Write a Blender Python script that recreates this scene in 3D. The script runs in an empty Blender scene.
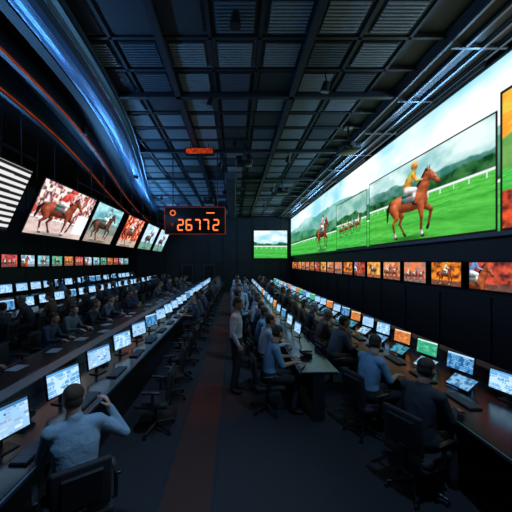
import bpy, bmesh, math, random
import numpy as np
from mathutils import Vector, Matrix, Euler
random.seed(7)
V=Vector
sc=bpy.context.scene
COL=sc.collection
try:
    sc.view_settings.view_transform='Standard'
    sc.view_settings.look='None'
except Exception as e: print(e)
w=bpy.data.worlds.new('World'); sc.world=w; w.use_nodes=True
w.node_tree.nodes['Background'].inputs[0].default_value=(0.01,0.02,0.04,1)
w.node_tree.nodes['Background'].inputs[1].default_value=0.3

# ------------------------------------------------------------ materials
def newmat(name):
    m=bpy.data.materials.new(name); m.use_nodes=True
    nt=m.node_tree
    for n in list(nt.nodes):
        if n.type!='OUTPUT_MATERIAL': nt.nodes.remove(n)
    out=[n for n in nt.nodes if n.type=='OUTPUT_MATERIAL'][0]
    return m,nt,out
def c4(c): return (c[0],c[1],c[2],1)
def mat(name,col,rough=.6,metal=0,var=.25,scale=8,bump=0.0,bscale=40,col2=None,coords='Object'):
    m,nt,out=newmat(name)
    b=nt.nodes.new('ShaderNodeBsdfPrincipled')
    b.inputs['Roughness'].default_value=rough; b.inputs['Metallic'].default_value=metal
    tc=nt.nodes.new('ShaderNodeTexCoord')
    nz=nt.nodes.new('ShaderNodeTexNoise'); nz.inputs['Scale'].default_value=scale; nz.inputs['Detail'].default_value=4
    nt.links.new(tc.outputs[coords],nz.inputs['Vector'])
    mx=nt.nodes.new('ShaderNodeMix'); mx.data_type='RGBA'
    c2=col2 or tuple(x*(1-var) for x in col)
    mx.inputs[6].default_value=c4(col); mx.inputs[7].default_value=c4(c2)
    nt.links.new(nz.outputs['Fac'],mx.inputs[0]); nt.links.new(mx.outputs[2],b.inputs['Base Color'])
    if bump:
        n2=nt.nodes.new('ShaderNodeTexNoise'); n2.inputs['Scale'].default_value=bscale; n2.inputs['Detail'].default_value=3
        nt.links.new(tc.outputs[coords],n2.inputs['Vector'])
        bp=nt.nodes.new('ShaderNodeBump'); bp.inputs['Strength'].default_value=bump; bp.inputs['Distance'].default_value=.02
        nt.links.new(n2.outputs['Fac'],bp.inputs['Height']); nt.links.new(bp.outputs[0],b.inputs['Normal'])
    nt.links.new(b.outputs[0],out.inputs[0]); return m
def em(name,c1,c2=None,strength=1.0,scale=3,detail=5,lo=.35,hi=.65,stretch=(1,1,1)):
    m,nt,out=newmat(name)
    e=nt.nodes.new('ShaderNodeEmission'); e.inputs[1].default_value=strength
    tc=nt.nodes.new('ShaderNodeTexCoord'); mp=nt.nodes.new('ShaderNodeMapping'); mp.inputs['Scale'].default_value=stretch
    nz=nt.nodes.new('ShaderNodeTexNoise'); nz.inputs['Scale'].default_value=scale; nz.inputs['Detail'].default_value=detail
    nt.links.new(tc.outputs['Object'],mp.inputs[0]); nt.links.new(mp.outputs[0],nz.inputs['Vector'])
    r=nt.nodes.new('ShaderNodeValToRGB'); r.color_ramp.elements[0].position=lo; r.color_ramp.elements[1].position=hi
    r.color_ramp.elements[0].color=c4(c1); r.color_ramp.elements[1].color=c4(c2 or tuple(x*.7 for x in c1))
    nt.links.new(nz.outputs['Fac'],r.inputs[0]); nt.links.new(r.outputs[0],e.inputs[0]); nt.links.new(e.outputs[0],out.inputs[0])
    return m
def ui_mat(name,bg,a,b,head,strength=1.2,bw=.13,rh=.035):
    """procedural user-interface picture for a monitor (local x / z plane)"""
    m,nt,out=newmat(name); N=nt.nodes.new; L=nt.links.new
    tc=N('ShaderNodeTexCoord'); sp=N('ShaderNodeSeparateXYZ'); L(tc.outputs['Object'],sp.inputs[0])
    oi=N('ShaderNodeObjectInfo')
    ad=N('ShaderNodeMath'); ad.operation='MULTIPLY_ADD'; ad.inputs[1].default_value=3.1; L(oi.outputs['Random'],ad.inputs[0]); L(sp.outputs[0],ad.inputs[2])
    cb=N('ShaderNodeCombineXYZ'); L(ad.outputs[0],cb.inputs[0]); L(sp.outputs[2],cb.inputs[1])
    br=N('ShaderNodeTexBrick'); br.inputs['Scale'].default_value=1; br.inputs['Brick Width'].default_value=bw; br.inputs['Row Height'].default_value=rh
    br.inputs['Mortar Size'].default_value=.006; br.inputs['Color1'].default_value=c4(a); br.inputs['Color2'].default_value=c4(b); br.inputs['Mortar'].default_value=c4(bg)
    L(cb.outputs[0],br.inputs['Vector'])
    nz=N('ShaderNodeTexNoise'); nz.inputs['Scale'].default_value=9; L(cb.outputs[0],nz.inputs['Vector'])
    gt=N('ShaderNodeMath'); gt.operation='GREATER_THAN'; gt.inputs[1].default_value=.52; L(nz.outputs['Fac'],gt.inputs[0])
    mx=N('ShaderNodeMix'); mx.data_type='RGBA'; L(gt.outputs[0],mx.inputs[0]); L(br.outputs['Color'],mx.inputs[6]); mx.inputs[7].default_value=c4(bg)
    hz=N('ShaderNodeMath'); hz.operation='GREATER_THAN'; hz.inputs[1].default_value=.42; L(sp.outputs[2],hz.inputs[0])
    m2=N('ShaderNodeMix'); m2.data_type='RGBA'; L(hz.outputs[0],m2.inputs[0]); L(mx.outputs[2],m2.inputs[6]); m2.inputs[7].default_value=c4(head)
    e=N('ShaderNodeEmission'); e.inputs[1].default_value=strength; L(m2.outputs[2],e.inputs[0]); L(e.outputs[0],out.inputs[0])
    return m

M=dict(
 black=mat('black_plastic',(.010,.012,.016),.35),
 dark=mat('dark_laminate',(.008,.012,.020),.2,0,.3,3),
 panel=mat('wall_panel_dark',(.010,.014,.022),.5,0,.4,1.5),
 steel=mat('blue_steel',(.16,.30,.50),.33,.65,.3,2),
 trim=mat('metal_trim',(.14,.24,.36),.35,.8),
 tileA=mat('ceiling_tile_mid',(.12,.17,.22),.6,0,.3,5,.3,120),
 tileB=mat('ceiling_tile_dark',(.025,.038,.052),.6,0,.3,5,.3,120),
 tileC=mat('ceiling_tile_light',(.32,.40,.45),.55,0,.3,5,.3,120),
 grid=mat('ceiling_bar',(.025,.036,.052),.5,.3),
 soffit=mat('soffit_black',(.008,.011,.016),.6),
 rib=mat('soffit_rib',(.12,.15,.18),.4,.6),
 fabric=mat('chair_fabric',(.012,.014,.020),.7,0,.3,20,.3,150),
 carpet=mat('dark_carpet',(.014,.016,.024),.75,0,.5,30,.4,300),
 aisle=mat('aisle_carpet',(.055,.016,.011),.7,0,.5,18,.4,200),
 duct=mat('ceiling_duct_grey',(.12,.15,.19),.45,.5),
 paper=mat('paper',(.30,.36,.42),.8),
)

# ------------------------------------------------------------ mesh builder
def rotm(r):
    return Euler(r).to_matrix() if r is not None and not isinstance(r,Matrix) else (r or Matrix.Identity(3))
class MB:
    def __init__(s): s.v=[];s.f=[];s.m=[];s.s=[]
    def add(s,vs,fs,m=0,sm=False):
        o=len(s.v); s.v+= [tuple(x) for x in vs]
        for f in fs: s.f.append([i+o for i in f]); s.m.append(m); s.s.append(sm)
    def box(s,c,d,m=0,rot=None,bev=0,seg=1):
        R=rotm(rot); c=V(c)
        if bev:
            bm=bmesh.new(); bmesh.ops.create_cube(bm,size=1)
            for v in bm.verts: v.co=V((v.co.x*d[0],v.co.y*d[1],v.co.z*d[2]))
            bmesh.ops.bevel(bm,geom=bm.edges[:],offset=bev,segments=seg,affect='EDGES',profile=.5)
            bm.verts.index_update()
            s.add([c+R@v.co for v in bm.verts],[[v.index for v in f.verts] for f in bm.faces],m,seg>1); bm.free(); return
        vs=[c+R@V((x*d[0]/2,y*d[1]/2,z*d[2]/2)) for x in(-1,1) for y in(-1,1) for z in(-1,1)]
        s.add(vs,[(0,1,3,2),(4,6,7,5),(0,4,5,1),(2,3,7,6),(0,2,6,4),(1,5,7,3)],m)
    def cyl(s,p1,p2,r1,r2=None,m=0,n=12,sm=True):
        r2=r1 if r2 is None else r2; p1=V(p1);p2=V(p2); d=(p2-p1).normalized()
        a=d.orthogonal().normalized(); b=d.cross(a); vs=[]
        for p,r in((p1,r1),(p2,r2)):
            for i in range(n):
                t=2*math.pi*i/n; vs.append(p+(a*math.cos(t)+b*math.sin(t))*r)
        s.add(vs,[(i,(i+1)%n,(i+1)%n+n,i+n) for i in range(n)],m,sm)
        s.add(vs[:n],[list(range(n))[::-1]],m); s.add(vs[n:],[list(range(n))],m)
    def ell(s,c,r,m=0,rot=None,nu=16,nv=10):
        R=rotm(rot); c=V(c)
        if not hasattr(r,'__len__'): r=(r,r,r)
        vs=[c+R@V((0,0,r[2]))]
        for j in range(1,nv):
            ph=math.pi*j/nv
            for i in range(nu):
                t=2*math.pi*i/nu; vs.append(c+R@V((r[0]*math.sin(ph)*math.cos(t),r[1]*math.sin(ph)*math.sin(t),r[2]*math.cos(ph))))
        vs.append(c+R@V((0,0,-r[2]))); fs=[(0,1+i,1+(i+1)%nu) for i in range(nu)]
        for j in range(nv-2):
            a=1+j*nu
            fs+=[(a+i,a+nu+i,a+nu+(i+1)%nu,a+(i+1)%nu) for i in range(nu)]
        a=1+(nv-2)*nu; l=len(vs)-1
        fs+=[(l,a+(i+1)%nu,a+i) for i in range(nu)]
        s.add(vs,fs,m,True)
    def cap(s,p1,p2,r1,r2,m=0):
        d=(V(p2)-V(p1)); L=d.length
        if L>1e-4: s.wt_cyl(p1,p2,r1,r2,m)
        s.ell(p1,r1,m,nu=14,nv=8); s.ell(p2,r2,m,nu=14,nv=8)
    def wt_cyl(s,p1,p2,r1,r2,m,n=14):
        p1=V(p1);p2=V(p2); d=(p2-p1).normalized(); a=d.orthogonal().normalized(); b=d.cross(a); vs=[]
        for p,r in((p1,r1),(p2,r2)):
            for i in range(n):
                t=2*math.pi*i/n; vs.append(p+(a*math.cos(t)+b*math.sin(t))*r)
        s.add(vs,[(i,(i+1)%n,(i+1)%n+n,i+n) for i in range(n)]+[list(range(n))[::-1],list(range(n,2*n))],m,True)
    def loft(s,rings,m=0,n=22,xax=(1,0,0)):
        P=[V(r[0]) for r in rings]; vs=[]
        for k,r in enumerate(rings):
            t=(P[min(k+1,len(P)-1)]-P[max(k-1,0)]).normalized()
            x=V(xax); x=(x-t*x.dot(t)).normalized(); y=t.cross(x)
            for i in range(n):
                a=2*math.pi*i/n; ca,sa=math.cos(a),math.sin(a)
                e=.85
                ca=math.copysign(abs(ca)**e,ca); sa=math.copysign(abs(sa)**e,sa)
                vs.append(P[k]+x*ca*r[1]+y*sa*r[2])
        fs=[]
        for k in range(len(P)-1):
            fs+=[(k*n+i,k*n+(i+1)%n,(k+1)*n+(i+1)%n,(k+1)*n+i) for i in range(n)]
        fs+=[list(range(n))[::-1],list(range((len(P)-1)*n,len(P)*n))]
        s.add(vs,fs,m,True)
    def mesh(s,name,nmat=None):
        me=bpy.data.meshes.new(name); me.from_pydata(s.v,[],s.f)
        me.polygons.foreach_set('material_index',s.m); me.polygons.foreach_set('use_smooth',s.s); me.update(); return me
    def obj(s,name,mats,loc=(0,0,0),parent=None):
        me=s.mesh(name)
        for q in mats: me.materials.append(q)
        o=bpy.data.objects.new(name,me); o.location=loc; COL.objects.link(o)
        if parent: o.parent=parent
        return o
def remesh(mb,voxel,it=4):
    me=mb.mesh('tmp'); o=bpy.data.objects.new('tmp',me); COL.objects.link(o)
    r=o.modifiers.new('r','REMESH'); r.mode='VOXEL'; r.voxel_size=voxel
    sm=o.modifiers.new('s','SMOOTH'); sm.factor=.5; sm.iterations=it
    dg=bpy.context.evaluated_depsgraph_get(); dg.update(); e=o.evaluated_get(dg); m=e.to_mesh()
    n=len(m.vertices); a=np.zeros(n*3); m.vertices.foreach_get('co',a); vs=a.reshape(-1,3)
    fs=[tuple(p.vertices) for p in m.polygons]
    e.to_mesh_clear(); bpy.data.objects.remove(o); bpy.data.meshes.remove(me)
    return vs,fs

# ------------------------------------------------------------ people
def label_faces(vs,fs,segs):
    F=np.array([f if len(f)==4 else (f[0],f[1],f[2],f[2]) for f in fs]); C=vs[F].mean(axis=1)
    best=np.full(len(C),1e9); lab=np.zeros(len(C),int)
    for (p1,p2,r1,r2,l) in segs:
        p1=np.array(p1);p2=np.array(p2); d=p2-p1; t=np.clip(((C-p1)@d)/max(d@d,1e-9),0,1)
        q=p1+t[:,None]*d; D=np.linalg.norm(C-q,axis=1)-(r1+(r2-r1)*t)
        k=D<best; best[k]=D[k]; lab[k]=l
    return lab
def hand(out,wr,d,n,right,curl=.45,spread=.1):
    d=V(d).normalized(); n=V(n); n=(n-d*n.dot(d)).normalized(); s=d.cross(n)
    if not right: s=-s   # s points to thumb side
    wr=V(wr); mb=MB()
    mb.loft([(wr-d*.03,.026,.021),(wr+d*.005,.026,.02),(wr+d*.04,.038,.016),(wr+d*.075,.041,.014),(wr+d*.09,.036,.011)],0,16,xax=s)
    L=[.07,.078,.072,.056]; O=[.030,.010,-.010,-.029]; R=[.0092,.0095,.009,.008]
    for k in range(4):
        p=wr+d*(.084-.004*abs(k-1))+s*O[k]; a=.15+curl*.5
        for j,fr in enumerate((.45,.31,.24)):
            dd=(d*math.cos(a)+n*math.sin(a)+s*spread*(1.5-k)*.5).normalized()
            q=p+dd*L[k]*fr*1.15; mb.cap(p,q,R[k]*(1-.08*j),R[k]*(1-.08*(j+1))); p=q; a+=curl*(.8+.1*k)
    p=wr+d*.02+s*.022; 
    for j,(ln,r) in enumerate(((.04,.014),(.032,.0105),(.026,.009))):
        dd=(d*(.62+.18*j)+s*(.62-.25*j)+n*(.25+.2*j)).normalized(); q=p+dd*ln; mb.cap(p,q,r,r*.88); p=q
    vs,fs=remesh(mb,.0042,3); out.add(vs,fs,2,True)
def head(out,c,yaw=0,pitch=0,roll=0,hair='short'):
    mb=MB(); segs=[]
    def E(cc,r,l): 
        mb.ell(cc,r,0,nu=24,nv=16)
    E((0,-.008,.03),(.074,.093,.085),2); E((0,.022,-.01),(.066,.072,.092),2); E((0,.028,-.065),(.05,.058,.045),2); E((0,.062,-.088),(.026,.026,.02),2)
    E((0,.085,.028),(.05,.014,.012),2)
    mb.cap((0,.088,.018),(0,.108,-.018),.009,.014); E((.012,.097,-.02),.009,2);E((-.012,.097,-.02),.009,2)
    E((0,.086,-.048),(.024,.012,.006),2);E((0,.083,-.058),(.021,.012,.007),2)
    for sx in(-1,1):
        E((sx*.074,-.008,-.002),(.011,.022,.032),2); E((sx*.045,.06,-.02),(.022,.02,.02),2)
    mb.cap((0,-.02,-.05),(0,-.035,-.13),.056,.06)
    E((0,-.02,.047),(.084,.095,.083),3); E((0,-.035,.0),(.08,.075,.075),3)
    if hair=='long': 
        E((0,-.05,-.06),(.085,.055,.12),3)
    vs,fs=remesh(mb,.0065,3)
    F=np.array([f if len(f)==4 else (f[0],f[1],f[2],f[2]) for f in fs]); C=vs[F].mean(axis=1)
    x,y,z=C[:,0],C[:,1],C[:,2]
    hl=.072+.0*x
    ish=((z>hl)&(y<.075))|((y<-.02)&(z>-.055)&(np.abs(x)<.082))|((y<.02)&(z>.028))|((z>.055)&(np.abs(x)>.05)&(y<.06))
    ear=(np.abs(x)>.0735)&(y>-.034)&(y<.02)&(np.abs(z)<.033)
    ish&=~ear
    if hair=='long': ish|=(y<-.015)&(np.abs(x)<.1)&(z<.05)
    T=Matrix.Translation(V(c))@Matrix.Rotation(yaw,4,'Z')@Matrix.Rotation(roll,4,'Y')@Matrix.Rotation(pitch,4,'X')
    A=np.array(T); W=vs@A[:3,:3].T+A[:3,3]
    o=len(out.v); out.v+=[tuple(a) for a in W]
    for f,h in zip(fs,ish): out.f.append([i+o for i in f]); out.m.append(3 if h else 2); out.s.append(True)
    for sx in(-1,1):
        R3=T.to_3x3()
        out.ell(T@V((sx*.03,.084,.006)),(.013,.009,.007),5,rot=R3); out.ell(T@V((sx*.03,.0915,.006)),(.0055,.003,.0055),4,rot=R3)
        out.box(T@V((sx*.03,.096,.026)),(.032,.006,.006),3,rot=R3,bev=.002)
def person(name,J,hy=0,hp=-.15,hr=0,hair='short',voxel=.013,handL=None,handR=None,sleeve='long',fat=1.0):
    mb=MB(); S=[]
    def C(a,b,r1,r2,l,lab=True):
        mb.cap(a,b,r1,r2); S.append((a,b,r1,r2,l))
    P={k:V(v) for k,v in J.items()}
    pe,wa,ch,nk,hd=P['pelvis'],P['waist'],P['chest'],P['neck'],P['head']
    up=(ch+(nk-ch)*.6)
    f=fat
    dn=(pe-wa).normalized()
    mb.loft([(pe+dn*.09,.11*f,.085*f),(pe+dn*.02,.165*f,.12*f),(pe.lerp(wa,.5),.155*f,.118*f),(wa,.145*f,.112*f),(wa.lerp(ch,.5),.158*f,.118*f),(ch,.172*f,.12*f),(up,.165,.10),(nk.lerp(up,.35),.105,.075),(nk,.062,.062)],0)
    S.append((pe+dn*.05,pe.lerp(wa,.45),.13*f,.13*f,1)); S.append((pe.lerp(wa,.62),ch,.13*f,.13*f,0)); S.append((ch,nk,.14,.05,0))
    C(nk-(hd-nk)*.05,nk.lerp(hd,.6),.058,.053,2)
    mb.cap(nk,nk+(hd-nk).normalized()*.012,.069,.062); S.append((nk-(hd-nk)*.2,nk+(hd-nk)*.08,.072,.068,0))
    for s,sx in(('L',-1),('R',1)):
        sh,el,wr=P['sh'+s],P['el'+s],P['wr'+s]
        C(up.lerp(sh,.45),sh,.075,.064,0)
        C(sh,el,.06,.047,0)
        if sleeve=='long':
            C(el,wr,.046,.033,0); C(wr,wr+(wr-el).normalized()*.01,.026,.024,2)
        else:
            C(el,wr,.041,.027,2)
        hip,kn,an,to=P['hip'+s],P['kn'+s],P['an'+s],P['to'+s]
        C(hip,kn,.088*f,.064,1); C(kn,an+V((0,0,.02)),.06,.044,1); 
        mb.cap(an,an+V((0,0,-.03)),.04,.04); S.append((an,an+V((0,0,-.03)),.04,.04,4))
        he=V((an.x,an.y,.0))+ (V((an.x,an.y,0))-V((to.x,to.y,0))).normalized()*.03
        z0=J.get('floor',0)
        mb.loft([(V((he.x,he.y,z0+.04)),.03,.032),(V((an.x,an.y,z0+.045)),.038,.045),(V((an.x,an.y,z0+.04)).lerp(V((to.x,to.y,z0+.032)),.55),.045,.035),(V((to.x,to.y,z0+.03)),.042,.026),(V((to.x,to.y,z0+.028))+ (to-an).normalized()*.03,.022,.018)],0,16)
        S.append((V((he.x,he.y,.03)),V((to.x,to.y,.03)),.045,.04,4))
    vs,fs=remesh(mb,voxel,4); lab=label_faces(vs,fs,S)
    out=MB(); out.v=[tuple(a) for a in vs]; out.f=[list(a) for a in fs]; out.m=[int(a) for a in lab]; out.s=[True]*len(fs)
    head(out,hd,hy,hp,hr,hair)
    for s,hh in(('L',handL),('R',handR)):
        el,wr=P['el'+s],P['wr'+s]
        d,n,cu=hh or ((wr-el),(0,0,-1),.45)
        hand(out,wr,d,n,s=='R',cu)
    me=out.mesh(name)
    for i in range(6): me.materials.append(PM[i])
    return me
PM=[mat('shirt_default',(.1,.12,.15),.8),mat('trousers_dark',(.015,.017,.024),.85,0,.3,10,.3,30),mat('skin',(.46,.27,.19),.5,0,.15,20),mat('hair_dark',(.018,.012,.009),.5,0,.5,60,.5,200),mat('shoe_black',(.01,.01,.01),.3),mat('eye_white',(.7,.7,.7),.2)]
def shirt(n,c): return mat(n,c,.8,0,.3,5,.7,13)
SH=dict(white=shirt('shirt_pale_blue',(.50,.64,.78)),blue=shirt('shirt_blue',(.16,.32,.50)),grey=shirt('shirt_grey',(.10,.13,.17)),dark=shirt('shirt_dark',(.02,.026,.038)),navy=shirt('shirt_navy',(.025,.045,.10)),steel=shirt('shirt_steel',(.24,.36,.48)),brown=shirt('shirt_brown',(.09,.06,.045)))
HR=[PM[3],mat('hair_brown',(.06,.035,.02),.5,0,.5,60,.5,200),mat('hair_grey',(.22,.20,.19),.5,0,.4,60,.5,200)]
SK=[PM[2],mat('skin_tan',(.33,.18,.12),.5),mat('skin_light',(.55,.36,.28),.5)]

def seated(lean=0.05,arm='type',tw=0):
    J=dict(pelvis=(0,0,.57),waist=(0,.0+lean*.3,.72),chest=(0,.02+lean*.8,.92),neck=(0,.03+lean*1.2,1.10),head=(0,.075+lean*1.5,1.245),
     hipL=(-.095,.02,.565),hipR=(.095,.02,.565),knL=(-.13,.44,.53),knR=(.14,.43,.53),anL=(-.13,.40,.10),anR=(.15,.36,.10),toL=(-.14,.54,.03),toR=(.17,.50,.03))
    y=.02+lean*1.1
    J['shL']=(-.18,y,1.035);J['shR']=(.18,y,1.035)
    J['elL']=(-.235,y+.09,.80);J['elR']=(.235,y+.09,.80)
    J['wrL']=(-.14,y+.33,.815);J['wrR']=(.14,y+.33,.815)
    return J
HT=((0,1,-.12),(0,0,-1),.25)
J=seated(.05); A_type=person('seated_man_typing',J,0,-.2,handL=HT,handR=HT)
J=seated(.05); B_short=person('seated_man_short_sleeve',J,.5,-.25,handL=HT,handR=HT,sleeve='short',fat=1.05)
J=seated(.12); J['elR']=(.22,.24,.81); J['wrR']=(.09,.30,1.04)
C_chin=person('seated_man_chin_on_hand',J,-.15,-.1,handL=HT,handR=((-.25,-.05,.9),(-.7,-.2,.1),.8))
J=seated(-.04); J['elL']=(-.24,.02,.77);J['wrL']=(-.05,.2,.74);J['elR']=(.24,.02,.77);J['wrR']=(.05,.22,.78)
D_fold=person('seated_man_relaxed',J,-.4,.0,handL=((1,.3,0),(0,-1,-.2),.5),handR=((-1,.3,0),(0,-1,-.2),.5))
J=seated(.08); E_wom=person('seated_woman_typing',J,.1,-.2,hair='long',handL=HT,handR=HT,fat=.92)
J=seated(.02); J['elR']=(.41,.06,.85);J['wrR']=(.29,.12,1.09)
F_call=person('seated_man_hand_raised',J,-.35,-.08,handL=HT,handR=((-.3,.1,.95),(-1,.25,0),.55),voxel=.011,fat=1.12)
St=dict(pelvis=(0,0,.94),waist=(0,.0,1.08),chest=(0,.0,1.27),neck=(0,-.005,1.455),head=(0,.035,1.61),
 hipL=(-.09,0,.91),hipR=(.09,0,.91),knL=(-.1,.03,.50),knR=(.1,.01,.50),anL=(-.11,-.02,.10),anR=(.11,-.05,.10),toL=(-.14,.13,.03),toR=(.14,.1,.03),
 shL=(-.185,-.01,1.39),shR=(.185,-.01,1.39),elL=(-.235,-.05,1.12),elR=(.235,-.03,1.12),wrL=(-.22,.04,.88),wrR=(.22,.09,.89))
G_stand=person('standing_man_mesh',dict(St),0,-.25,handL=((0,.15,-1),(1,0,0),.35),handR=((0,.25,-1),(-1,0,0),.35),voxel=.012)
St2=dict(St); St2['elR']=(.24,.02,1.13); St2['wrR']=(.12,.23,1.13); St2['elL']=(-.24,.0,1.13); St2['wrL']=(-.12,.23,1.1)
H_stand=person('standing_man_paper_mesh',St2,.2,-.3,handL=((.3,1,.1),(1,0,.3),.6),handR=((-.3,1,.1),(-1,0,.3),.6))

def place(me,name,x,y,yaw,sh='dark',hair=0,skin=0,z=0,sc_=1.0):
    o=bpy.data.objects.new(name,me); COL.objects.link(o); o.location=(x,y,z); o.rotation_euler=(0,0,yaw); o.scale=(sc_,)*3
    for i,mm in((0,SH[sh]),(2,SK[skin]),(3,HR[hair])):
        o.material_slots[i].link='OBJECT'; o.material_slots[i].material=mm
    return o

# ------------------------------------------------------------ chair / monitor / keyboard meshes
c=MB()
c.box((0,.02,.435),(.48,.46,.075),0,bev=.03,seg=3)
c.box((0,-.215,.70),(.42,.05,.40),0,rot=(.10,0,0),bev=.024,seg=3)
c.box((0,-.245,.71),(.30,.03,.26),1,rot=(.10,0,0),bev=.012)
c.box((0,-.215,.46),(.07,.03,.20),1,rot=(.05,0,0),bev=.008); c.box((0,-.12,.395),(.08,.22,.025),1)
for sx in(-1,1):
    c.box((sx*.29,.0,.645),(.05,.24,.03),1,bev=.012,seg=2); c.box((sx*.29,-.02,.53),(.025,.04,.22),1); c.box((sx*.235,-.02,.41),(.13,.04,.02),1)
c.cyl((0,0,.10),(0,0,.40),.028,.024,1); c.cyl((0,0,.38),(0,0,.40),.09,.09,1)
for k in range(5):
    a=2*math.pi*k/5+.3; e=(.28*math.cos(a),.28*math.sin(a),.065)
    c.cyl((0,0,.105),e,.028,.016,1,8); c.cyl((e[0]-.012,e[1],.028),(e[0]+.012,e[1],.028),.028,.028,1,12)
CH=c.mesh('office_chair'); CH.materials.append(M['fabric']); CH.materials.append(M['black'])
def chair(x,y,yaw,z=0):
    o=bpy.data.objects.new('office_chair',CH); COL.objects.link(o); o.location=(x,y,z); o.rotation_euler=(0,0,yaw); return o
m=MB(); R=Matrix.Rotation(math.radians(8),3,'X')
def mp(x,y,z): return R@V((x,y,z))+V((0,0,.30))
m.box(mp(0,-.012,0),(.56,.03,.34),0,rot=R,bev=.006)
for (x,z,sx,sz) in((0,.163,.56,.014),(0,-.163,.56,.018),(-.273,0,.014,.34),(.273,0,.014,.34)): m.box(mp(x,.006,z),(sx,.012,sz),0,rot=R)
m.add([mp(-.266,.0045,-.154),mp(.266,.0045,-.154),mp(.266,.0045,.156),mp(-.266,.0045,.156)],[(0,3,2,1)],1)
m.box((0,-.06,.17),(.06,.025,.32),0,bev=.005); m.box((0,-.04,.27),(.12,.06,.08),0,bev=.01); m.box((0,-.02,.01),(.24,.19,.016),0,bev=.006)
MON=m.mesh('computer_monitor'); MON.materials.append(M['black']); MON.materials.append(M['black'])
UI=[ui_mat('ui_white',(.32,.60,.90),(.04,.16,.42),(.70,.88,1.0),(.05,.18,.42),1.15),
    ui_mat('ui_blue',(.02,.12,.32),(.28,.60,.9),(.06,.30,.62),(.45,.75,1),1.1),
    ui_mat('ui_green',(.03,.38,.20),(.25,.85,.55),(.02,.25,.14),(.6,.9,.8),1.1),
    ui_mat('ui_orange',(.70,.18,.04),(1,.5,.15),(.25,.05,.02),(.9,.7,.5),1.1),
    ui_mat('ui_pale',(.50,.74,.95),(.25,.50,.8),(.08,.32,.62),(.10,.35,.7),1.2,.2,.06)]
def monitor(x,y,z,yaw,ui,s=1.0):
    o=bpy.data.objects.new('computer_monitor',MON); COL.objects.link(o); o.location=(x,y,z); o.rotation_euler=(0,0,yaw); o.scale=(s,s,s)
    o.material_slots[1].link='OBJECT'; o.material_slots[1].material=UI[ui]; return o
tb=MB(); RT=Matrix.Rotation(math.radians(55),3,'X')
def tp(x,y,z): return RT@V((x,y,z))+V((0,0,.09))
tb.box(tp(0,-.01,0),(.34,.018,.22),0,rot=RT,bev=.006)
tb.add([tp(-.155,.0,-.095),tp(.155,.0,-.095),tp(.155,.0,.095),tp(-.155,.0,.095)],[(0,3,2,1)],1); tb.box((0,-.05,.045),(.16,.05,.085),0,bev=.008)
TAB=tb.mesh('desk_tablet'); TAB.materials.append(M['black']); TAB.materials.append(M['black'])
uit=[em('tablet_%d'%i,a_,b_,1.0,14,4,.45,.55) for i,(a_,b_) in enumerate([((.25,.55,.85),(.05,.18,.38)),((.5,.75,.9),(.12,.35,.6)),((.08,.40,.50),(.02,.12,.2))])]
def tablet(x,y,z,yaw,i):
    o=bpy.data.objects.new('desk_tablet',TAB); COL.objects.link(o); o.location=(x,y,z); o.rotation_euler=(0,0,yaw)
    o.material_slots[1].link='OBJECT'; o.material_slots[1].material=uit[i]
k=MB(); k.box((0,0,.01),(.44,.15,.016),0,bev=.004)
for r in range(5):
    for q in range(14):
        k.box((-.195+q*.03,-.056+r*.027,.021),(.025,.022,.008),1)
KB=k.mesh('keyboard'); KB.materials.append(M['black']); KB.materials.append(mat('key_grey',(.06,.08,.11),.5))
def keyboard(x,y,z,yaw):
    o=bpy.data.objects.new('keyboard',KB); COL.objects.link(o); o.location=(x,y,z); o.rotation_euler=(0,0,yaw)

# ------------------------------------------------------------ room
LX,RX,BY,FY,CZ=-9.4,5.12,27.0,-1.5,6.5
b=MB(); b.box(((LX+RX)/2,(BY+FY)/2,-.05),(RX-LX,BY-FY,.1),0); b.obj('floor',[M['carpet']])
b=MB(); b.box((-.49,13,.006),(.5,26,.012),0); b.box((-.75,13,.008),(.02,26,.016),1);b.box((-.23,13,.008),(.02,26,.016),1)
b.obj('aisle_carpet',[M['aisle'],M['grid']])
AMB=em('led_strip_amber',(.45,.06,.015),(.25,.03,.01),.6)
b=MB(); b.box((LX-.05,(BY+FY)/2,CZ/2),(.1,BY-FY,CZ),0)
for y in np.arange(0,27,1.5): b.box((LX+.01,y,CZ/2),(.03,.03,CZ),1)
for z in (3.3,4.6): b.box((LX+.03,13,z),(.04,27,.04),1)
b.obj('wall_left',[M['panel'],M['grid']])
b=MB(); b.box((RX+.05,(BY+FY)/2,CZ/2),(.1,BY-FY,CZ),0)
for y in np.arange(0,27,1.5): b.box((RX-.01,y,.9),(.03,.03,1.7),1)
b.box((RX-.04,13,1.72),(.08,27,.06),1); b.obj('wall_right',[M['panel'],M['grid']])
b=MB(); b.box(((LX+RX)/2,BY+.05,CZ/2),(RX-LX,.1,CZ),0)
for x in np.arange(LX+.5,RX,1.3): b.box((x,BY-.02,CZ/2),(.06,.04,CZ),1)
for z in (2.3,4.2): b.box(((LX+RX)/2,BY-.02,z),(RX-LX,.04,.08),1)
b.obj('wall_back',[mat('wall_back_blue',(.03,.05,.08),.6,0,.5,1),M['grid']])
b=MB(); b.box(((LX+RX)/2,FY-.05,CZ/2),(RX-LX,.1,CZ),0); b.obj('wall_front',[M['panel']])
for i,x in enumerate((-4.25,-2.3)):
    b=MB(); b.box((x,BY-.075,1.08),(1.0,.05,2.16),0,bev=.01); b.box((x,BY-.11,1.1),(.86,.02,2.0),1,bev=.005); b.box((x+.3,BY-.13,1.05),(.04,.03,.3),2)
    b.obj('door_%d'%(i+1),[M['trim'],M['panel'],M['trim']])
BP=[(-1.5,-2.95),(3,-2.95),(7,-3.1),(10,-3.6),(12.5,-4.2),(16,-5.0),(20,-5.75),(24,-6.4),(27,-6.8)]
_pts=np.array(BP)
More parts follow.
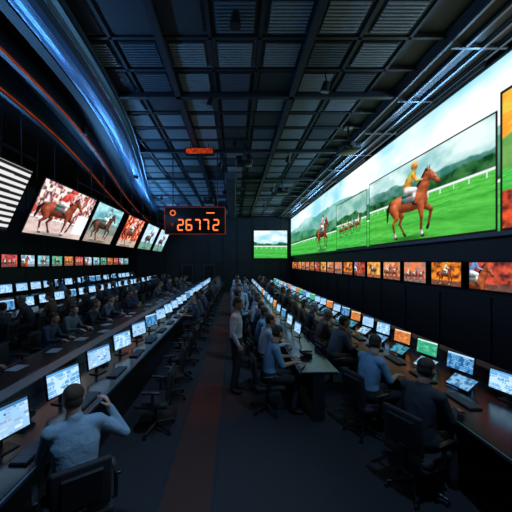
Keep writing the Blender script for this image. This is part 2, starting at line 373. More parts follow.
def bx(y):
    ys=np.linspace(y-2,y+2,9); return float(np.mean(np.interp(ys,_pts[:,0],_pts[:,1])))
b=MB(); b.box(((LX+RX)/2,(BY+FY)/2,CZ+.05),(RX-LX,BY-FY,.1),3)
cs=.9
for i in range(-8,5):
    for j in range(-1,30):
        x=i*cs+.0; y=j*cs+.45
        if x+cs/2>3.75 or x-cs/2<bx(y)-.3 or y>26.5: continue
        t=random.random()
        mi=0 if t<.45 else (1 if t<.72 else 2)
        b.box((x,y,CZ-.02),(cs-.07,cs-.07,.03),mi)
        b.box((x,y,CZ-.045),(cs-.2,cs-.2,.03),1)
        if random.random()<.85:
            for q in range(9): b.box((x,y-.29+q*.072,CZ-.075),(cs-.26,.032,.03),2 if mi!=1 else 0)
b.obj('ceiling',[M['tileA'],M['tileB'],M['tileC'],M['soffit']])
b=MB()
for i in range(-8,5):
    x=(i+.5)*cs
    ys=[y for y in np.arange(FY,BY,.5) if bx(y)<x]
    if ys: b.box((x,(ys[0]+BY)/2,CZ-.04),(.06,BY-ys[0],.08),0)
for j in range(-2,30):
    y=j*cs+.9; x0=bx(y)
    if y<26.8: b.box(((x0+3.8)/2,y,CZ-.04),(3.8-x0,.06,.08),0)
for y in (3.6,7.2,10.8,14.4,18,21.6,25.2):
    x0=bx(y); b.box(((x0+3.8)/2,y,CZ-.10),(3.8-x0,.12,.14),0)
for x in (-1.35,1.35): b.box((x,12.7,CZ-.11),(.12,28,.12),0)
b.obj('ceiling_grid',[M['grid']])
b=MB()
b.box((-.2,19.5,6.15),(.5,13,.3),0,bev=.02)
for y in np.arange(13.4,26,1.4): b.box((-.2,y,6.15),(.54,.05,.34),1)
b.obj('ventilation_duct',[M['duct'],M['rib']])
def sweep(mb,off,z,mi,prof):
    ys=np.arange(-1.4,26.9,.6); vs=[];n=len(prof)
    for y in ys:
        x=bx(y)
        for(px,pz) in prof: vs.append((x+off+px,y,z+pz))
    fs=[]
    for i in range(len(ys)-1): fs+=[(i*n+q,i*n+(q+1)%n,(i+1)*n+(q+1)%n,(i+1)*n+q) for q in range(n)]
    fs+=[list(range(n)),list(range((len(ys)-1)*n,len(ys)*n))]
    mb.add(vs,fs,mi,False)
b=MB()
arc=[(.36*math.cos(a),.32*math.sin(a)) for a in np.linspace(math.pi,2*math.pi,12)]
sweep(b,0,6.42,0,arc)
for q in (-.24,0,.24): sweep(b,q,6.12+abs(q)*.35,1,[(-.02,-.02),(.02,-.02),(.02,.02),(-.02,.02)])
sweep(b,.39,6.36,1,[(-.02,-.04),(.02,-.04),(.02,.04),(-.02,.04)])
sweep(b,-.39,6.36,1,[(-.02,-.04),(.02,-.04),(.02,.04),(-.02,.04)])
b.obj('ceiling_beam',[M['steel'],M['trim']])
b=MB(); sweep(b,-.42,6.3,0,[(0,0),(0,.15),(-.2,.15),(-.2,0)])
sweep(b,-.95,6.0,1,[(0,0),(.03,0),(.03,.03),(0,.03)])
sweep(b,-1.05,6.0,0,[(0,0),(.1,0),(.1,.45),(0,.45)])
sweep(b,-1.75,5.85,0,[(0,0),(.1,0),(.1,.6),(0,.6)]); sweep(b,-1.62,5.86,1,[(0,0),(.03,0),(.03,.03),(0,.03)])
b.obj('ceiling_cable_tray',[M['soffit'],AMB])
b=MB()
pr=[(3.75,6.48),(3.85,6.36),(4.2,6.30),(4.6,6.3),(4.95,6.34),(5.1,6.4)]
vs=[]
for y in (FY,BY):
    for p in pr: vs.append((p[0],y,p[1]))
L=len(pr); b.add(vs,[(q,q+1,q+1+L,q+L) for q in range(L-1)],0)
for (x,z) in ((3.86,6.33),(4.15,6.27),(4.45,6.25),(4.75,6.26)): b.box((x,12.7,z),(.05,28.3,.05),1)
for y in np.arange(0,27,1.8): b.box((4.4,y,6.26),(1.0,.05,.04),1)
b.obj('ceiling_soffit',[M['soffit'],M['rib']])

# ------------------------------------------------------------ painted race footage (colour attribute on fine grids)
_rng=np.random.RandomState(5); _T=_rng.rand(256,256)
def vn(x,y):
    xi=np.floor(x).astype(int); yi=np.floor(y).astype(int); fx=x-xi; fy=y-yi
    fx=fx*fx*(3-2*fx); fy=fy*fy*(3-2*fy); g=lambda a,b_:_T[a%256,b_%256]
    return (g(xi,yi)*(1-fx)+g(xi+1,yi)*fx)*(1-fy)+(g(xi,yi+1)*(1-fx)+g(xi+1,yi+1)*fx)*fy
def fbm(x,y,o=5):
    s=0;a=.5;t=0
    for i in range(o): s=s+a*vn(x*2**i+17.3*i,y*2**i+9.1*i); t+=a; a*=.55
    return s/t
def mixc(c1,c2,t): t=np.clip(t,0,1)[...,None]; return np.array(c1)*(1-t)+np.array(c2)*t
def ss(a,b_,x): t=np.clip((x-a)/(b_-a),0,1); return t*t*(3-2*t)
def over(img,col,al): al=np.clip(al,0,1)[...,None]; img[...]=img*(1-al)+col*al
def sky_(img,X,Y,top=(.35,.72,.85),low=(.9,1.0,.98),sc=.6): over(img,mixc(low,top,(fbm(X*sc,Y*sc*2.2+4)-.38)*3.2),np.ones_like(X))
def mount_(img,X,Y,base,amp,f,c1,c2,seed=0):
    rd=base+amp*(fbm(X*f+seed,X*0+seed*3.3,5)-.5)*2
    over(img,mixc(c1,c2,(fbm(X*3*f+seed,Y*5*f,6)-.35)*2.6)*(.75+.35*np.clip((Y-base+amp)/(amp*2),0,1))[...,None],ss(0,.05,rd-Y))
def turf_(img,X,Y,h,c1=(.02,.30,.03),c2=(.10,.62,.10)):
    d=np.clip((h-Y)/h,.02,1); n=fbm(X*2.5/(d+.15),Y*14/(d+.2),4); st=.5+.5*np.sin(14/(d+.25)+.3*X)
    over(img,mixc(c1,c2,.45*n+.35*st+.2*(1-d))*(.8+.5*n)[...,None],ss(0,.03,h-Y))
def rail_(img,X,Y,h,t=.025):
    over(img,np.array((.85,.9,.92)),ss(t,t*.5,np.abs(Y-h))); over(img,np.array((.7,.75,.78)),ss(.02,.01,np.abs((X%.45)-.2))*(Y<h)*(Y>h-t*5))
def crowd_(img,X,Y,f=16,pal=((.8,.5,.45),(.1,.05,.08),(.9,.8,.75),(.6,.08,.06))):
    n=vn(X*f,Y*f); k=vn(X*f*.7+50,Y*f*.7+9); c=mixc(pal[1],pal[0],(n-.3)*2.5); c=np.where((k>.62)[...,None],np.array(pal[2]),c); c=np.where((k<.25)[...,None],np.array(pal[3]),c)
    over(img,c,np.ones_like(X))
def rect_(img,X,Y,x,y,w_,h,fn):
    m_=(X>=x)&(X<=x+w_)&(Y>=y)&(Y<=y+h)
    cols_=np.where(m_.any(axis=0))[0]; rows_=np.where(m_.any(axis=1))[0]
    if len(cols_)==0: return
    a,b_=cols_[0],cols_[-1]+1; c_,d_=rows_[0],rows_[-1]+1
    fn(img[c_:d_,a:b_],X[c_:d_,a:b_]-x,Y[c_:d_,a:b_]-y)
def horse(img,X,Y,x0,y0,s,coat=(.42,.10,.035),silk=(.85,.38,.04),silk2=(.25,.42,.08),sx=1.0,flip=False,rider=True,cloth=(.02,.16,.16)):
    u=(X-x0)/(s*sx); v=(Y-y0)/s
    if flip: u=1-u
    shd=ss(1,.3,np.sqrt(((u-.45)/.55)**2+((v-.0)/.07)**2)); img*= (1-.55*shd)[...,None]
    coat=np.array(coat); dk=coat*.35; mn=np.array((.02,.008,.006)); wh=np.array((.8,.8,.78)); bk=np.array((.015,.015,.018)); sk=np.array((.55,.26,.15)); s1=np.array(silk); s2=np.array(silk2)
    P=[((.17,.575),(.17,.575),.14,.14,0,coat),((.18,.58),(.45,.565),.135,.15,0,coat),((.45,.565),(.64,.575),.15,.15,0,coat),((.66,.56),(.70,.55),.135,.11,.01,coat),((.2,.66),(.6,.68),.06,.06,0,coat),
     ((.66,.60),(.74,.75),.125,.095,.01,coat),((.74,.75),(.80,.90),.095,.062,.01,coat),((.815,.905),(.90,.82),.062,.045,.03,coat),((.90,.82),(.965,.745),.043,.032,.03,coat),((.85,.85),(.86,.84),.058,.05,.025,coat),((.962,.735),(.972,.73),.033,.03,.03,dk),
     ((.80,.955),(.805,1.03),.02,.006,.03,coat),((.83,.955),(.84,1.02),.017,.005,.0,dk),
     ((.68,.50),(.70,.31),.07,.036,.09,coat),((.70,.31),(.70,.29),.036,.034,.10,dk),((.70,.29),(.693,.09),.026,.022,.09,dk),((.693,.08),(.705,.05),.026,.028,.09,wh),((.705,.03),(.73,.02),.03,.026,.09,bk),
     ((.70,.50),(.86,.375),.066,.036,-.12,dk*1.5),((.86,.375),(.82,.17),.03,.02,-.12,dk),((.82,.17),(.80,.12),.025,.028,-.12,bk),
     ((.14,.52),(.20,.37),.115,.055,.09,coat),((.20,.37),(.115,.27),.052,.032,.09,coat),((.115,.27),(.155,.09),.027,.022,.09,dk),((.155,.09),(.17,.05),.025,.028,.09,wh),((.175,.03),(.20,.02),.03,.026,.09,bk),
     ((.22,.5),(.32,.37),.09,.047,-.12,dk*1.5),((.32,.37),(.265,.26),.042,.03,-.12,dk*1.3),((.265,.26),(.36,.09),.025,.02,-.12,dk),((.36,.08),(.39,.05),.026,.026,-.12,bk),
     ((.06,.66),(-.01,.56),.028,.045,-.02,mn),((-.01,.56),(-.03,.34),.045,.018,-.02,mn),
     ((.60,.74),(.69,.84),.028,.032,.03,mn),((.69,.84),(.78,.975),.032,.022,.03,mn),((.79,.96),(.835,.93),.018,.012,.07,mn),
     ((.845,.93),(.86,.80),.006,.006,.09,bk),((.83,.86),(.955,.80),.006,.006,.09,bk),((.93,.765),(.70,.84),.005,.005,.12,bk),((.925,.845),(.955,.79),.008,.009,.05,wh),((.875,.885),(.878,.884),.009,.009,.06,bk)]
    if rider:
        P+=[((.34,.70),(.50,.70),.035,.035,.14,cloth),((.35,.62),(.50,.60),.05,.05,.125,cloth),
         ((.41,.80),(.47,.92),.075,.082,.12,s1),((.47,.92),(.545,1.0),.082,.065,.12,s2),((.545,.985),(.60,.88),.036,.03,.2,s1),((.60,.88),(.695,.855),.028,.02,.2,s2),((.70,.853),(.715,.848),.018,.017,.21,sk),
         ((.41,.77),(.58,.735),.07,.048,.15,wh),((.575,.735),(.55,.60),.038,.03,.17,wh),((.555,.62),(.55,.54),.032,.028,.175,bk),((.55,.53),(.60,.52),.022,.018,.175,bk),
         ((.565,1.055),(.59,1.09),.04,.046,.14,sk),((.565,1.115),(.575,1.125),.058,.055,.14,s1),((.61,1.115),(.63,1.11),.018,.01,.15,s1),((.575,1.09),(.61,1.095),.012,.012,.19,bk)]
    m_=(u>-.12)&(u<1.06)&(v>-.03)&(v<1.22)
    U=u[m_];W=v[m_]; 
    if len(U)==0: return
    Nn=np.zeros((len(U),3)); Cc=np.zeros((len(U),3)); Wt=np.zeros(len(U)); al=np.zeros(len(U))
    for a,b_,ra,rb,z,cc in P:
        dx,dy=b_[0]-a[0],b_[1]-a[1]; t=np.clip(((U-a[0])*dx+(W-a[1])*dy)/(dx*dx+dy*dy+1e-9),0,1)
        r_=ra+(rb-ra)*t; ox=(U-a[0]-dx*t)/r_; oy=(W-a[1]-dy*t)/r_; d2=ox*ox+oy*oy; ins=d2<1.0
        nz=np.sqrt(np.clip(1-d2,0,1)); h=z+r_*nz; wt=np.where(ins,np.exp(np.clip(70*h,-20,60)),0)
        Nn+=wt[:,None]*np.stack([ox,oy,nz],1); Cc+=wt[:,None]*np.array(cc); Wt+=wt; al=np.maximum(al,np.clip((1-np.sqrt(d2))*r_/.005,0,1))
    k=Wt>0; Wt=np.where(k,Wt,1); Nn/=Wt[:,None]; Cc/=Wt[:,None]; Nn/=np.linalg.norm(Nn,axis=1)[:,None]+1e-6
    nn=(fbm(U*22,W*22,3)-.5); lx=np.array((.35,.75,.56)); Ld=np.clip(Nn@lx+nn*.25,0,1); sp_=np.clip(Nn@np.array((.2,.62,.76)),0,1)**14
    col=Cc*(.28+1.25*Ld)[:,None]+ (Cc*.6+.05)*sp_[:,None]*.8; col*=(.85+.5*nn)[:,None]
    t_=img[m_]; al=(al*k)[:,None]; img[m_]=t_*(1-al)+col*al
pm,nt,out=newmat('race_footage'); at=nt.nodes.new('ShaderNodeAttribute'); at.attribute_name='Col'; e=nt.nodes.new('ShaderNodeEmission'); e.inputs[1].default_value=1.15
nt.links.new(at.outputs['Color'],e.inputs[0]); nt.links.new(e.outputs[0],out.inputs[0]); PICM=pm
def screen_obj(name,xs,ys,img,O,Rv,Uv):
    O=np.array(O,float);Rv=np.array(Rv,float);Uv=np.array(Uv,float); nx,ny=len(xs),len(ys)
    X,Y=np.meshgrid(xs,ys); co=O+X[...,None]*Rv+Y[...,None]*Uv
    me=bpy.data.meshes.new(name); me.vertices.add(nx*ny); me.vertices.foreach_set('co',co.reshape(-1).astype(np.float32))
    i=np.arange(nx*ny).reshape(ny,nx); q=np.stack([i[:-1,:-1],i[:-1,1:],i[1:,1:],i[1:,:-1]],-1).reshape(-1,4); nf=len(q)
    me.loops.add(nf*4); me.loops.foreach_set('vertex_index',q.reshape(-1).astype(np.int32)); me.polygons.add(nf)
    me.polygons.foreach_set('loop_start',(np.arange(nf)*4).astype(np.int32)); 
    try: me.polygons.foreach_set('loop_total',np.full(nf,4,np.int32))
    except Exception: pass
    me.update(calc_edges=True); me.validate()
    ca=me.color_attributes.new('Col','FLOAT_COLOR','POINT'); a=np.ones((ny,nx,4),np.float32); a[...,:3]=np.clip(img,0,1.1); ca.data.foreach_set('color',a.reshape(-1))
    me.materials.append(PICM); o=bpy.data.objects.new(name,me); COL.objects.link(o); return o
# ---- big video wall
Z0=2.98; X0=4.97; T=26.6; H=3.22
Yc=np.geomspace(T,1.0,1100); xs=T-Yc; ys=np.linspace(0,H,170); X,Y=np.meshgrid(xs,ys); img=np.zeros(X.shape+(3,))
def yx(Y_): return T-Y_
sky_(img,X,Y,(.30,.72,.86),(.92,1.0,1.0),.35)
mount_(img,X,Y,2.05,.75,.16,(.10,.42,.36),(.50,.80,.76),3)
mount_(img,X,Y,1.55,.55,.22,(.02,.20,.10),(.16,.50,.26),8)
mount_(img,X,Y,1.12,.18,1.3,(.004,.06,.015),(.05,.24,.06),1)
turf_(img,X,Y,1.0); rail_(img,X,Y,.95,.03)
def sub_bay(im,x,y): horse(im,x,y,.1,.1,1.75,(.22,.05,.02),(.8,.05,.04),(.8,.8,.8),1.4)
horse(img,X,Y,yx(18.3),.1,1.75,(.24,.055,.02),(.8,.05,.04),(.8,.8,.8),1.4)
def inset2(im,x,y):
    im[...]=.01
    def f(i2,x2,y2):
        sky_(i2,x2,y2,(.15,.40,.34),(.45,.7,.6),.8); mount_(i2,x2,y2,1.45,.35,.8,(.005,.08,.03),(.06,.30,.08),4); turf_(i2,x2,y2,1.15); rail_(i2,x2,y2,1.1,.03)
        for q in range(4): horse(i2,x2,y2,.35+q*.62,.55+.03*q,.55,(.2+.1*(q%2),.06,.03),((.8,.1,.05),(.8,.8,.1),(.1,.2,.8),(.8,.8,.8))[q],(.6,.6,.6),1.2)
    rect_(im,x,y,.05,.04,3.3,2.1,f)
rect_(img,X,Y,yx(14.7),0,3.4,2.18,inset2)
def inset1(im,x,y):
    im[...]=.01
    def f(i2,x2,y2):
        sky_(i2,x2,y2,(.25,.55,.55),(.80,.95,.92),.7); mount_(i2,x2,y2,1.75,.35,.5,(.04,.22,.17),(.30,.55,.46),11); mount_(i2,x2,y2,1.42,.25,1.1,(.003,.05,.015),(.05,.22,.06),2)
        turf_(i2,x2,y2,1.2,(.02,.26,.02),(.12,.62,.09)); rail_(i2,x2,y2,1.18,.03)
        horse(i2,x2,y2,1.35,.06,1.78,(.46,.105,.035),(.90,.34,.04),(.30,.45,.08),1.38)
    rect_(im,x,y,.05,.04,5.35,2.22,f)
rect_(img,X,Y,yx(11.12),0,5.45,2.3,inset1)
def inset0(im,x,y):
    im[...]=.01
    def f(i2,x2,y2):
        over(i2,mixc((1,.30,.02),(.75,.65,.08),(fbm(x2*2,y2*5,5)-.3)*2.5),np.ones_like(x2))
        over(i2,mixc((.25,.5,.12),(.04,.25,.06),fbm(x2*3,y2*7,5)),ss(0,.06,1.7+.1*np.sin(x2*3)-y2)); turf_(i2,x2,y2,1.1)
        over(i2,mixc((.9,.10,.03),(.10,.02,.02),(fbm(x2*6,y2*8,4)-.3)*2.4),ss(0,.04,.72-y2))
    rect_(im,x,y,.05,.04,4.4,2.5,f)
rect_(img,X,Y,yx(5.62),0,4.5,2.6,inset0)
scr=screen_obj('video_wall_screen',xs,ys,img,(X0,T,Z0),(0,-1,0),(0,0,1))
b=MB(); b.box((5.035,T-12.8,Z0+H/2),(.08,25.7,H+.06),0); b.box((4.99,T-12.8,Z0-.05),(.16,25.7,.08),1); b.box((5.0,T-12.8,Z0+H+.04),(.1,25.7,.04),1)
b.obj('screen_housing',[M['black'],M['rib']],parent=scr)
xs=np.linspace(0,2.95,100); ys=np.linspace(0,2.45,80); X,Y=np.meshgrid(xs,ys); img=np.zeros(X.shape+(3,))
sky_(img,X,Y,(.35,.7,.8),(.85,.95,.95),1); mount_(img,X,Y,1.4,.3,1.,(.01,.12,.04),(.1,.4,.2),5); turf_(img,X,Y,1.1); rail_(img,X,Y,1.05,.05)
s2=screen_obj('rear_video_screen',xs,ys,img,(1.7,26.80,2.75),(1,0,0),(0,0,1)); b=MB(); b.box((3.17,26.86,3.97),(3.05,.1,2.55),0,bev=.02); b.obj('screen_housing',[M['black']],parent=s2)
# ---- left suspended screens
def lscreen(y0,y1,kind):
    bot=V((-6.1,0,3.26)); top=V((-5.4,0,4.8)); U=(top-bot).normalized(); h=(top-bot).length; N=V((0,1,0)).cross(U)
    if N.x<0: N=-N
    w_=y1-y0; xs=np.linspace(0,w_,220); ys=np.linspace(0,h,110); X,Y=np.meshgrid(xs,ys); img=np.zeros(X.shape+(3,))
    if kind==0: img[...]=(.015+.75*((Y*6.2+.02*X)%1>.5)*(X>.1))[...,None]
    elif kind==1:
        crowd_(img,X,Y,13); over(img,mixc((.9,.75,.7),(.5,.32,.28),fbm(X*4,Y*9,4)),ss(0,.05,.52-Y)); rail_(img,X,Y,.55,.035)
        horse(img,X,Y,.25,.05,1.42,(.30,.06,.03),(.9,.06,.04),(.8,.1,.1),1.55)
        over(img,np.array((.85,.9,.95)),ss(0,.04,X-2.35)*ss(0,.04,.75-np.abs(Y-.55)*2))
    elif kind==2:
        sky_(img,X,Y,(.10,.38,.45),(.45,.8,.85),1.5); crowd_t=fbm(X*9,Y*9,3); over(img,mixc((.05,.12,.12),(.35,.4,.35),crowd_t),ss(0,.1,1.0-Y)); over(img,mixc((.55,.45,.36),(.25,.2,.16),fbm(X*5,Y*9,4)),ss(0,.05,.45-Y))
        horse(img,X,Y,.2,.05,1.38,(.12,.05,.03),(.1,.4,.45),(.7,.75,.75),1.45)
    elif kind==3:
        crowd_(img,X,Y,10,((.95,.12,.04),(.15,.02,.02),(1,.5,.3),(.4,.03,.03))); over(img,mixc((.8,.6,.5),(.4,.25,.2),fbm(X*4,Y*9,4)),ss(0,.05,.42-Y)); horse(img,X,Y,.2,.05,1.38,(.35,.07,.03),(.85,.85,.9),(.7,.7,.75),1.45)
    else:
        sky_(img,X,Y,(.30,.65,.9),(.85,.97,1),1.2); turf_(img,X,Y,.5,(.05,.2,.15),(.3,.5,.4)); horse(img,X,Y,.6,.1,1.2,(.10,.04,.03),(.7,.1,.1),(.2,.3,.7),1.2)
    o=screen_obj('hanging_screen',xs,ys,img,(bot.x,y0,bot.z),(0,1,0),tuple(U))
    b=MB(); cc=(bot+top)/2+V((0,(y0+y1)/2,0))-N*.05; ang=math.atan2(U.x,U.z); R_=Matrix.Rotation(ang,3,'Y')
    b.box(cc,(.08,w_+.1,h+.1),0,rot=R_,bev=.015)
    for yy in(y0+.4,y1-.4): b.cyl((-5.42,yy,4.8),(-5.42,yy,6.5),.02,.02,1,8); b.cyl((-6.0,yy,3.6),(-5.9,yy,6.5),.015,.015,1,8)
    b.obj('screen_housing',[M['black'],M['grid']],parent=o)
lscreen(4.9,8.0,0)
for i,kd in enumerate([1,2,3,4,4]):
    y0=8.6+i*3.4; lscreen(y0,y0+(3.1 if i==0 else 2.6),kd)
# ---- wall monitors with race footage
def wallmon(x,y,z,nx,w_,h,kind,nu=90,nv=46):
    xs=np.linspace(0,w_,nu); ys=np.linspace(0,h,nv); X,Y=np.meshgrid(xs,ys); img=np.zeros(X.shape+(3,)); k=kind%5; o_=kind*3.7
    A=[((1,.30,.03),(.12,.02,.01)),((.95,.45,.2),(.35,.08,.04)),((.75,.10,.05),(.06,.015,.02)),((1,.55,.12),(.45,.10,.02)),((.9,.22,.05),(.3,.2,.2))][k] if nx<0 else [((.3,.75,.85),(.05,.22,.3)),((.9,.3,.05),(.3,.07,.03)),((.7,.85,1),(.2,.35,.5)),((.12,.6,.35),(.04,.2,.15)),((.9,.15,.12),(.2,.03,.05))][k]
    over(img,mixc(A[0],A[1],(fbm(X*7+o_,Y*9+o_,5)-.3)*2.4),np.ones_like(X)); over(img,mixc(A[1],(.25,.12,.08),fbm(X*12+o_,Y*30,3)),ss(0,.03,h*.24-Y))
    if k==0: horse(img,X,Y,w_*.22,.01,h*.85,(.30,.05,.02),(.9,.6,.1),(.8,.8,.8),1.25)
    elif k==1: horse(img,X,Y,w_*.05,.01,h*.72,(.2,.05,.02),(.9,.9,.9),(.1,.2,.6),1.15); horse(img,X,Y,w_*.45,.0,h*.76,(.3,.07,.03),(.9,.1,.05),(.6,.1,.05),1.15)
    elif k==2: horse(img,X,Y,-w_*.35,-h*.75,h*1.75,(.40,.09,.03),(.2,.3,.6),(.2,.3,.6),1.0)
    elif k==3: horse(img,X,Y,w_*.15,.02,h*.8,(.1,.04,.03),(.8,.1,.05),(.9,.8,.2),1.3,flip=True)
    else:
        for q in range(3): horse(img,X,Y,w_*(.02+.3*q),.01+.01*q,h*.55,(.15+.1*q,.05,.03),((.9,.9,.9),(.9,.2,.05),(.1,.2,.7))[q],(.8,.7,.2),1.2)
    xx=x+nx*.037
    o=screen_obj('wall_monitor',xs,ys,img,(xx,y+w_/2 if nx<0 else y-w_/2,z-h/2),(0,-1,0) if nx<0 else (0,1,0),(0,0,1))
    b=MB(); b.box((x,y,z),(.07,w_+.06,h+.06),0,bev=.012); b.box((x-nx*.05,y,z),(.04,.2,.2),0); b.obj('casing',[M['black']],parent=o)
y=5.85;i=0
while y<26:
    wallmon(4.99,y,2.12,-1,.98,.54,[2,0,4,1,3][i%5],110 if y<10 else 50,60 if y<10 else 28); y+=1.22;i+=1
y=9;i=0
while y<26:
    wallmon(LX+.12,y,2.45,1,.85,.5,i*3,44,26); y+=1.1;i+=1

# ---- LED sign
b=MB(); sy=11.0
b.box((-1.47,sy+.12,3.92),(2.25,.22,1.0),0,bev=.03,seg=2)
for x in(-2.3,-.65): b.cyl((x,sy+.12,4.4),(x,sy+.12,6.5),.02,.02,0,8)
for (cx,cz,sx,sz) in((-1.47,4.41,2.2,.02),(-1.47,3.43,2.2,.02)): b.box((cx,sy,cz),(sx,.03,sz),1)
for cx in(-2.57,-.37): b.box((cx,sy,3.92),(.02,.03,.98),1)
SEG={'2':'abged','6':'acdefg','7':'abc'}
def digit(x,z,w_,h,ch):
    t=.05; y=sy-.0
    g=dict(a=(x,z+h/2,1),g=(x,z,1),d=(x,z-h/2,1),b=(x+w_/2,z+h/4,0),c=(x+w_/2,z-h/4,0),f=(x-w_/2,z+h/4,0),e=(x-w_/2,z-h/4,0))
    for k in SEG[ch]:
        cx,cz,hz=g[k]
        if hz: b.box((cx,y,cz),(w_-t*.4,.03,t),2,bev=.012)
        else: b.box((cx,y,cz),(t,.03,h/2-t*.4),2,bev=.012)
for i,chh in enumerate('26772'): digit(-2.0+i*.31+(.06 if i>3 else 0),3.76,.19,.38,chh)
for q in range(8):
    a_=q*math.pi/4; b.box((-2.28+.09*math.cos(a_),sy,4.2+.09*math.sin(a_)),(.035,.03,.035),2)
b.box((-.9,sy,4.2),(.3,.03,.03),2); b.box((-2.3,sy,3.78),(.1,.03,.1),1)
b.obj('led_number_sign',[M['black'],em('led_dim_red',(.35,.03,.01),(.2,.015,.01),.6),em('led_orange',(1,.14,.03),(1,.20,.05),1.9)])
b=MB(); b.box((-1.2,10.2,6.15),(1.0,.14,.26),0,bev=.02); b.box((-1.2,10.125,6.15),(.9,.02,.18),1); b.cyl((-1.5,10.2,6.2),(-1.5,10.2,6.5),.015,m=0);b.cyl((-.9,10.2,6.2),(-.9,10.2,6.5),.015,m=0)
b.obj('exit_sign',[M['black'],em('exit_red',(.8,.08,.02),(.15,.01,.01),.7,9)])
def projector(x,y,z):
    b=MB(); b.box((x,y,z),(.55,.6,.22),0,bev=.04,seg=2); b.cyl((x,y-.3,z),(x,y-.4,z),.08,.07,1); b.cyl((x,y,z+.1),(x,y,6.5),.03,.03,0,8); b.box((x,y,6.42),(.25,.25,.04),0)
    for q in range(5): b.box((x+.28,y-.2+q*.08,z),(.01,.03,.14),1)
    b.obj('ceiling_projector',[M['black'],M['rib']])
projector(.3,10,5.75); projector(3.4,9,5.8); projector(2.2,14,5.7); projector(-1.4,16,5.7)

# ------------------------------------------------------------ platforms, desks
b=MB(); b.box((-7.0,14.5,.075),(4.7,24.8,.15),0); b.box((-8.1,14.5,.25),(2.5,24.8,.2),0); b.box((-4.65,14.5,.14),(.03,24.8,.02),1)
b.obj('raised_platform',[M['carpet'],M['trim']])
def desk(x0,x1,y0,y1,z=0,edges=(1,1),div=None):
    b=MB(); cx=(x0+x1)/2; cy=(y0+y1)/2
    b.box((cx,cy,z+.73),(x1-x0,y1-y0,.04),0,bev=.008)
    if edges[0]: b.box((x0-.005,cy,z+.73),(.02,y1-y0,.03),1)
    if edges[1]: b.box((x1+.005,cy,z+.73),(.02,y1-y0,.03),1)
    n=int((y1-y0)/1.9)+1
    for i in range(n+1):
        yy=y0+.03+(y1-y0-.06)*i/n; b.box((cx,yy,z+.355),((x1-x0)*.3,.035,.71),2)
    b.box((div if div else cx,cy,z+.42),(.03,y1-y0,.58),2)
    if div:
        b.box((div,cy,z+.84),(.16,y1-y0,.18),0,bev=.01); b.box((div,cy,z+.935),(.2,y1-y0,.015),1)
    return b.obj('long_desk',[M['dark'],M['trim'],M['panel']])
PI=math.pi
desk(-3.6,-1.62,1.6,25,div=-2.55)
desk(.98,1.55,4.5,25)
desk(2.32,3.7,1.8,25,div=3.55)
desk(-6.75,-5.85,4.5,25.5,z=.15)
desk(-8.9,-7.9,6,26,z=.35)
r=random.Random(3)
y=2.62;i=0
while y<24.6:
    monitor(-2.02,y,.75,-PI/2-.3,[0,4,0,4,0,1][i%6],.84); keyboard(-1.76,y+.02,.75,-PI/2)
    y+=.92;i+=1
y=3.55;i=0
cseq=[4,1,2,3,4,0,3,1,0,3,4,0,2]
while y<24.6:
    monitor(3.22,y,.75,PI/2+.25,cseq[i%13],.72); keyboard(2.68,y,.75,PI/2); tablet(2.95,y+.36,.75,PI/2+.2,i%3); y+=.74;i+=1
y=6.6;i=0
while y<24.6: monitor(1.38,y,.75,PI/2+.15,[0,4,1,0,3][i%5],.7); y+=.95;i+=1
y=3.2
while y<24: tablet(-2.85,y,.75,PI/2,r.choice([0,1])); y+=.95
y=6.0
while y<25: monitor(-6.5,y,.90,-PI/2-.15,r.choice([0,4,0,4,1]),.9); y+=.85
y=7.0
while y<25.5: monitor(-8.6,y,1.10,-PI/2-.15,r.choice([0,4,0,4,1]),1.0); y+=.85
b=MB()
for i in range(24):
    b.box((r.uniform(-3.4,-3.1),3+i*.85+r.uniform(-.2,.2),.7525),(.2,.28,.002),0,rot=(0,0,r.uniform(-.3,.3)))
b.obj('loose_papers',[M['paper']])
lcd=em('phone_lcd',(.3,.5,.6),(.2,.4,.5),.6)
def phone(x,y,z,yaw):
    Rz=Matrix.Rotation(yaw,3,'Z'); b=MB(); o=V((x,y,z+.015))
    b.box(o+Rz@V((0,0,.03)),(.19,.2,.05),0,rot=Rz@Matrix.Rotation(.2,3,'X'),bev=.01)
    b.box(o+Rz@V((-.06,0,.075)),(.045,.2,.03),0,rot=Rz,bev=.012); b.box(o+Rz@V((.03,.04,.062)),(.09,.05,.008),1,rot=Rz@Matrix.Rotation(.2,3,'X'))
    for a_ in range(3):
        for c_ in range(3): b.box(o+Rz@V((.005+.028*a_,-.06+.025*c_,.055)),(.018,.015,.012),2,rot=Rz)
    b.obj('desk_phone',[M['black'],lcd,bpy.data.materials['key_grey']])
for yy in(3.08,4.92,6.76): phone(-2.2,yy,.75,-PI/2)
phone(1.25,5.3,.75,PI/2)

# ------------------------------------------------------------ people placement
def faceR(j=0): return -PI/2+j
def faceL(j=0): return PI/2+j
place(F_call,'seated_man',-1.30,2.45,PI/2-.95,'steel',1,2); chair(-1.27,2.42,PI/2-.95)
place(G_stand,'standing_man',.02,5.6,-PI/2-.15,'white',0,0)
place(H_stand,'standing_man',.04,7.4,-PI/2+.5,'blue',0,1)
place(G_stand,'standing_man',.14,9.2,PI*.9,'white',1,0)
place(H_stand,'standing_man',.08,11.3,-PI*.9,'steel',0,0)
place(G_stand,'standing_man',.1,13.2,.3,'blue',0,2)
place(H_stand,'standing_man',.1,16,-2.6,'white',0,2)
place(B_short,'seated_man',.55,4.85,faceR(.1),'blue',0,0); chair(.52,4.85,faceR(.1))
place(A_type,'seated_man',.55,5.85,faceR(.2),'white',0,2); chair(.52,5.85,faceR(.2))
place(A_type,'seated_man',1.92,3.15,faceR(.45),'dark',0,1); chair(1.9,3.15,faceR(.45))
place(B_short,'seated_man',1.85,4.2,faceR(.35),'blue',0,0); chair(1.83,4.2,faceR(.35))
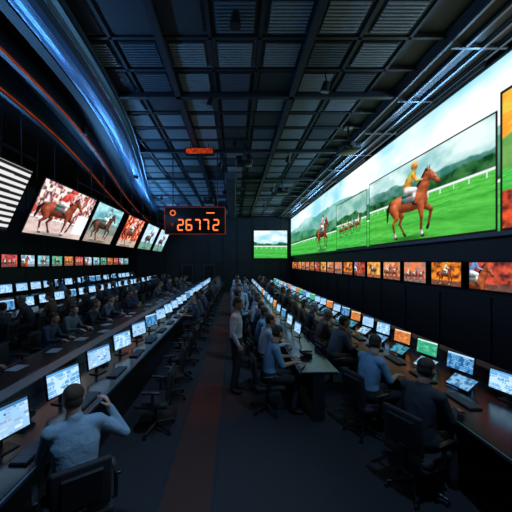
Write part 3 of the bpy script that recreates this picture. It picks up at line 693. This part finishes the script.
place(C_chin,'seated_man',1.85,5.7,faceR(.2),'grey',0,0); chair(1.83,5.7,faceR(.2))
crowdm=[A_type,B_short,C_chin,D_fold,E_wom,A_type]
cols=['dark','navy','grey','navy','blue','dark','brown','navy','grey','dark']
def row(x,y0,y1,st,fn,z=0,skip=.1,cl=None):
    y=y0
    while y<y1:
        j=r.uniform(-.25,.25); yy=y+r.uniform(-.06,.06)
        chair(x,yy,fn(j),z)
        if r.random()>skip:
            me=r.choice(crowdm); place(me,'seated_woman' if me is E_wom else 'seated_man',x+.0,yy,fn(j),r.choice(cl or cols),r.choice([0,0,1,2]),r.choice([0,0,1,2]),z,r.uniform(.96,1.02))
        y+=st
row(.55,6.9,24.5,.98,faceR,cl=['white','steel','grey','navy','blue','dark'])
row(1.86,6.8,24.5,.98,faceR)
for yy in (4.3,5.3,6.2,7.1,8.0): chair(-1.14,yy,faceL(r.uniform(-.3,.3)))
row(-1.14,9.2,24.5,1.0,faceL,cl=['dark','navy','grey'])
row(-4.02,4.4,24.5,.95,faceR)
row(-5.3,5.0,25,.95,faceL,z=.15)
row(-7.3,7.0,25.5,1.0,faceL,z=.35,skip=.35)

# ------------------------------------------------------------ lights
def spot(x,y,z,tx,ty,tz,e,col,size=1.3,rad=.08):
    d=V((tx-x,ty-y,tz-z)).normalized()
    l=bpy.data.lights.new('spot','SPOT'); l.energy=e; l.color=col; l.spot_size=size; l.spot_blend=.8; l.shadow_soft_size=rad
    b=MB(); b.cyl(-d*.22,-d*.02,.07,.10,0,16); b.cyl(-d*.22,V((0,0,6.5-z)),.015,.015,0,8)
    fx=b.obj('added_spotlight',[M['black']],loc=(x,y,z))  # added spot with invented housing, brightens people and desks
    o=bpy.data.objects.new('lamp',l); COL.objects.link(o); o.parent=fx; o.location=(0,0,0); o.rotation_euler=d.to_track_quat('-Z','Y').to_euler()
cool=(.36,.64,1.0)
for i,y in enumerate((2.0,7,11.5,16,20.5)): 
    spot(-.6,y,6.0,-1.6 if i==0 else -2.2,y+.6,.8,420 if i==0 else 240,cool,1.1); spot(1.9,y-.6,6.0,.9,y+.8,.8,430,cool,1.05)
    spot(-4.3,y+1.5,6.0,-5.2,y+1.8,.8,170,(.22,.48,1.0))
for y in (4,9,14,19): spot(.0,y+.8,6.15,-.45,y+1.2,0,200,(1,.30,.12),.3)  # added red accent spots that redden the aisle
def strip(x,y,z,L_,e,col,rot,name='added_light_strip',wd=.08):  # added strips that wash ceiling and beam in blue light
    l=bpy.data.lights.new(name,'AREA'); l.shape='RECTANGLE'; l.size=wd; l.size_y=L_; l.energy=e; l.color=col
    b=MB(); R_=Euler(rot).to_matrix(); b.box(R_@V((0,0,.03)),(wd+.04,L_,.04),0,rot=R_); fx=b.obj(name,[M['black']],loc=(x,y,z))
    o=bpy.data.objects.new('lamp',l); COL.objects.link(o); o.parent=fx; o.rotation_euler=rot
for y in (6,11,16,21): strip(-5.0,y,4.98,3,85,(.14,.46,1.0),(0,PI+.75,0))
strip(-5.0,1.5,4.98,3,85,(.14,.46,1.0),(0,PI+.75,0))
for y in (2,7,12,17,22): strip(4.55,y,6.05,3,26,(.28,.60,1.0),(0,PI-1.25,0))

# ------------------------------------------------------------ camera
cam=bpy.data.cameras.new('camera'); co=bpy.data.objects.new('camera',cam); COL.objects.link(co); sc.camera=co
co.location=(0,0,2.4); co.rotation_euler=(PI/2,0,0); cam.sensor_width=36; cam.lens=36*300/512; cam.shift_x=21/512; cam.shift_y=6/512; cam.clip_start=.05
print('objs',len(bpy.data.objects))
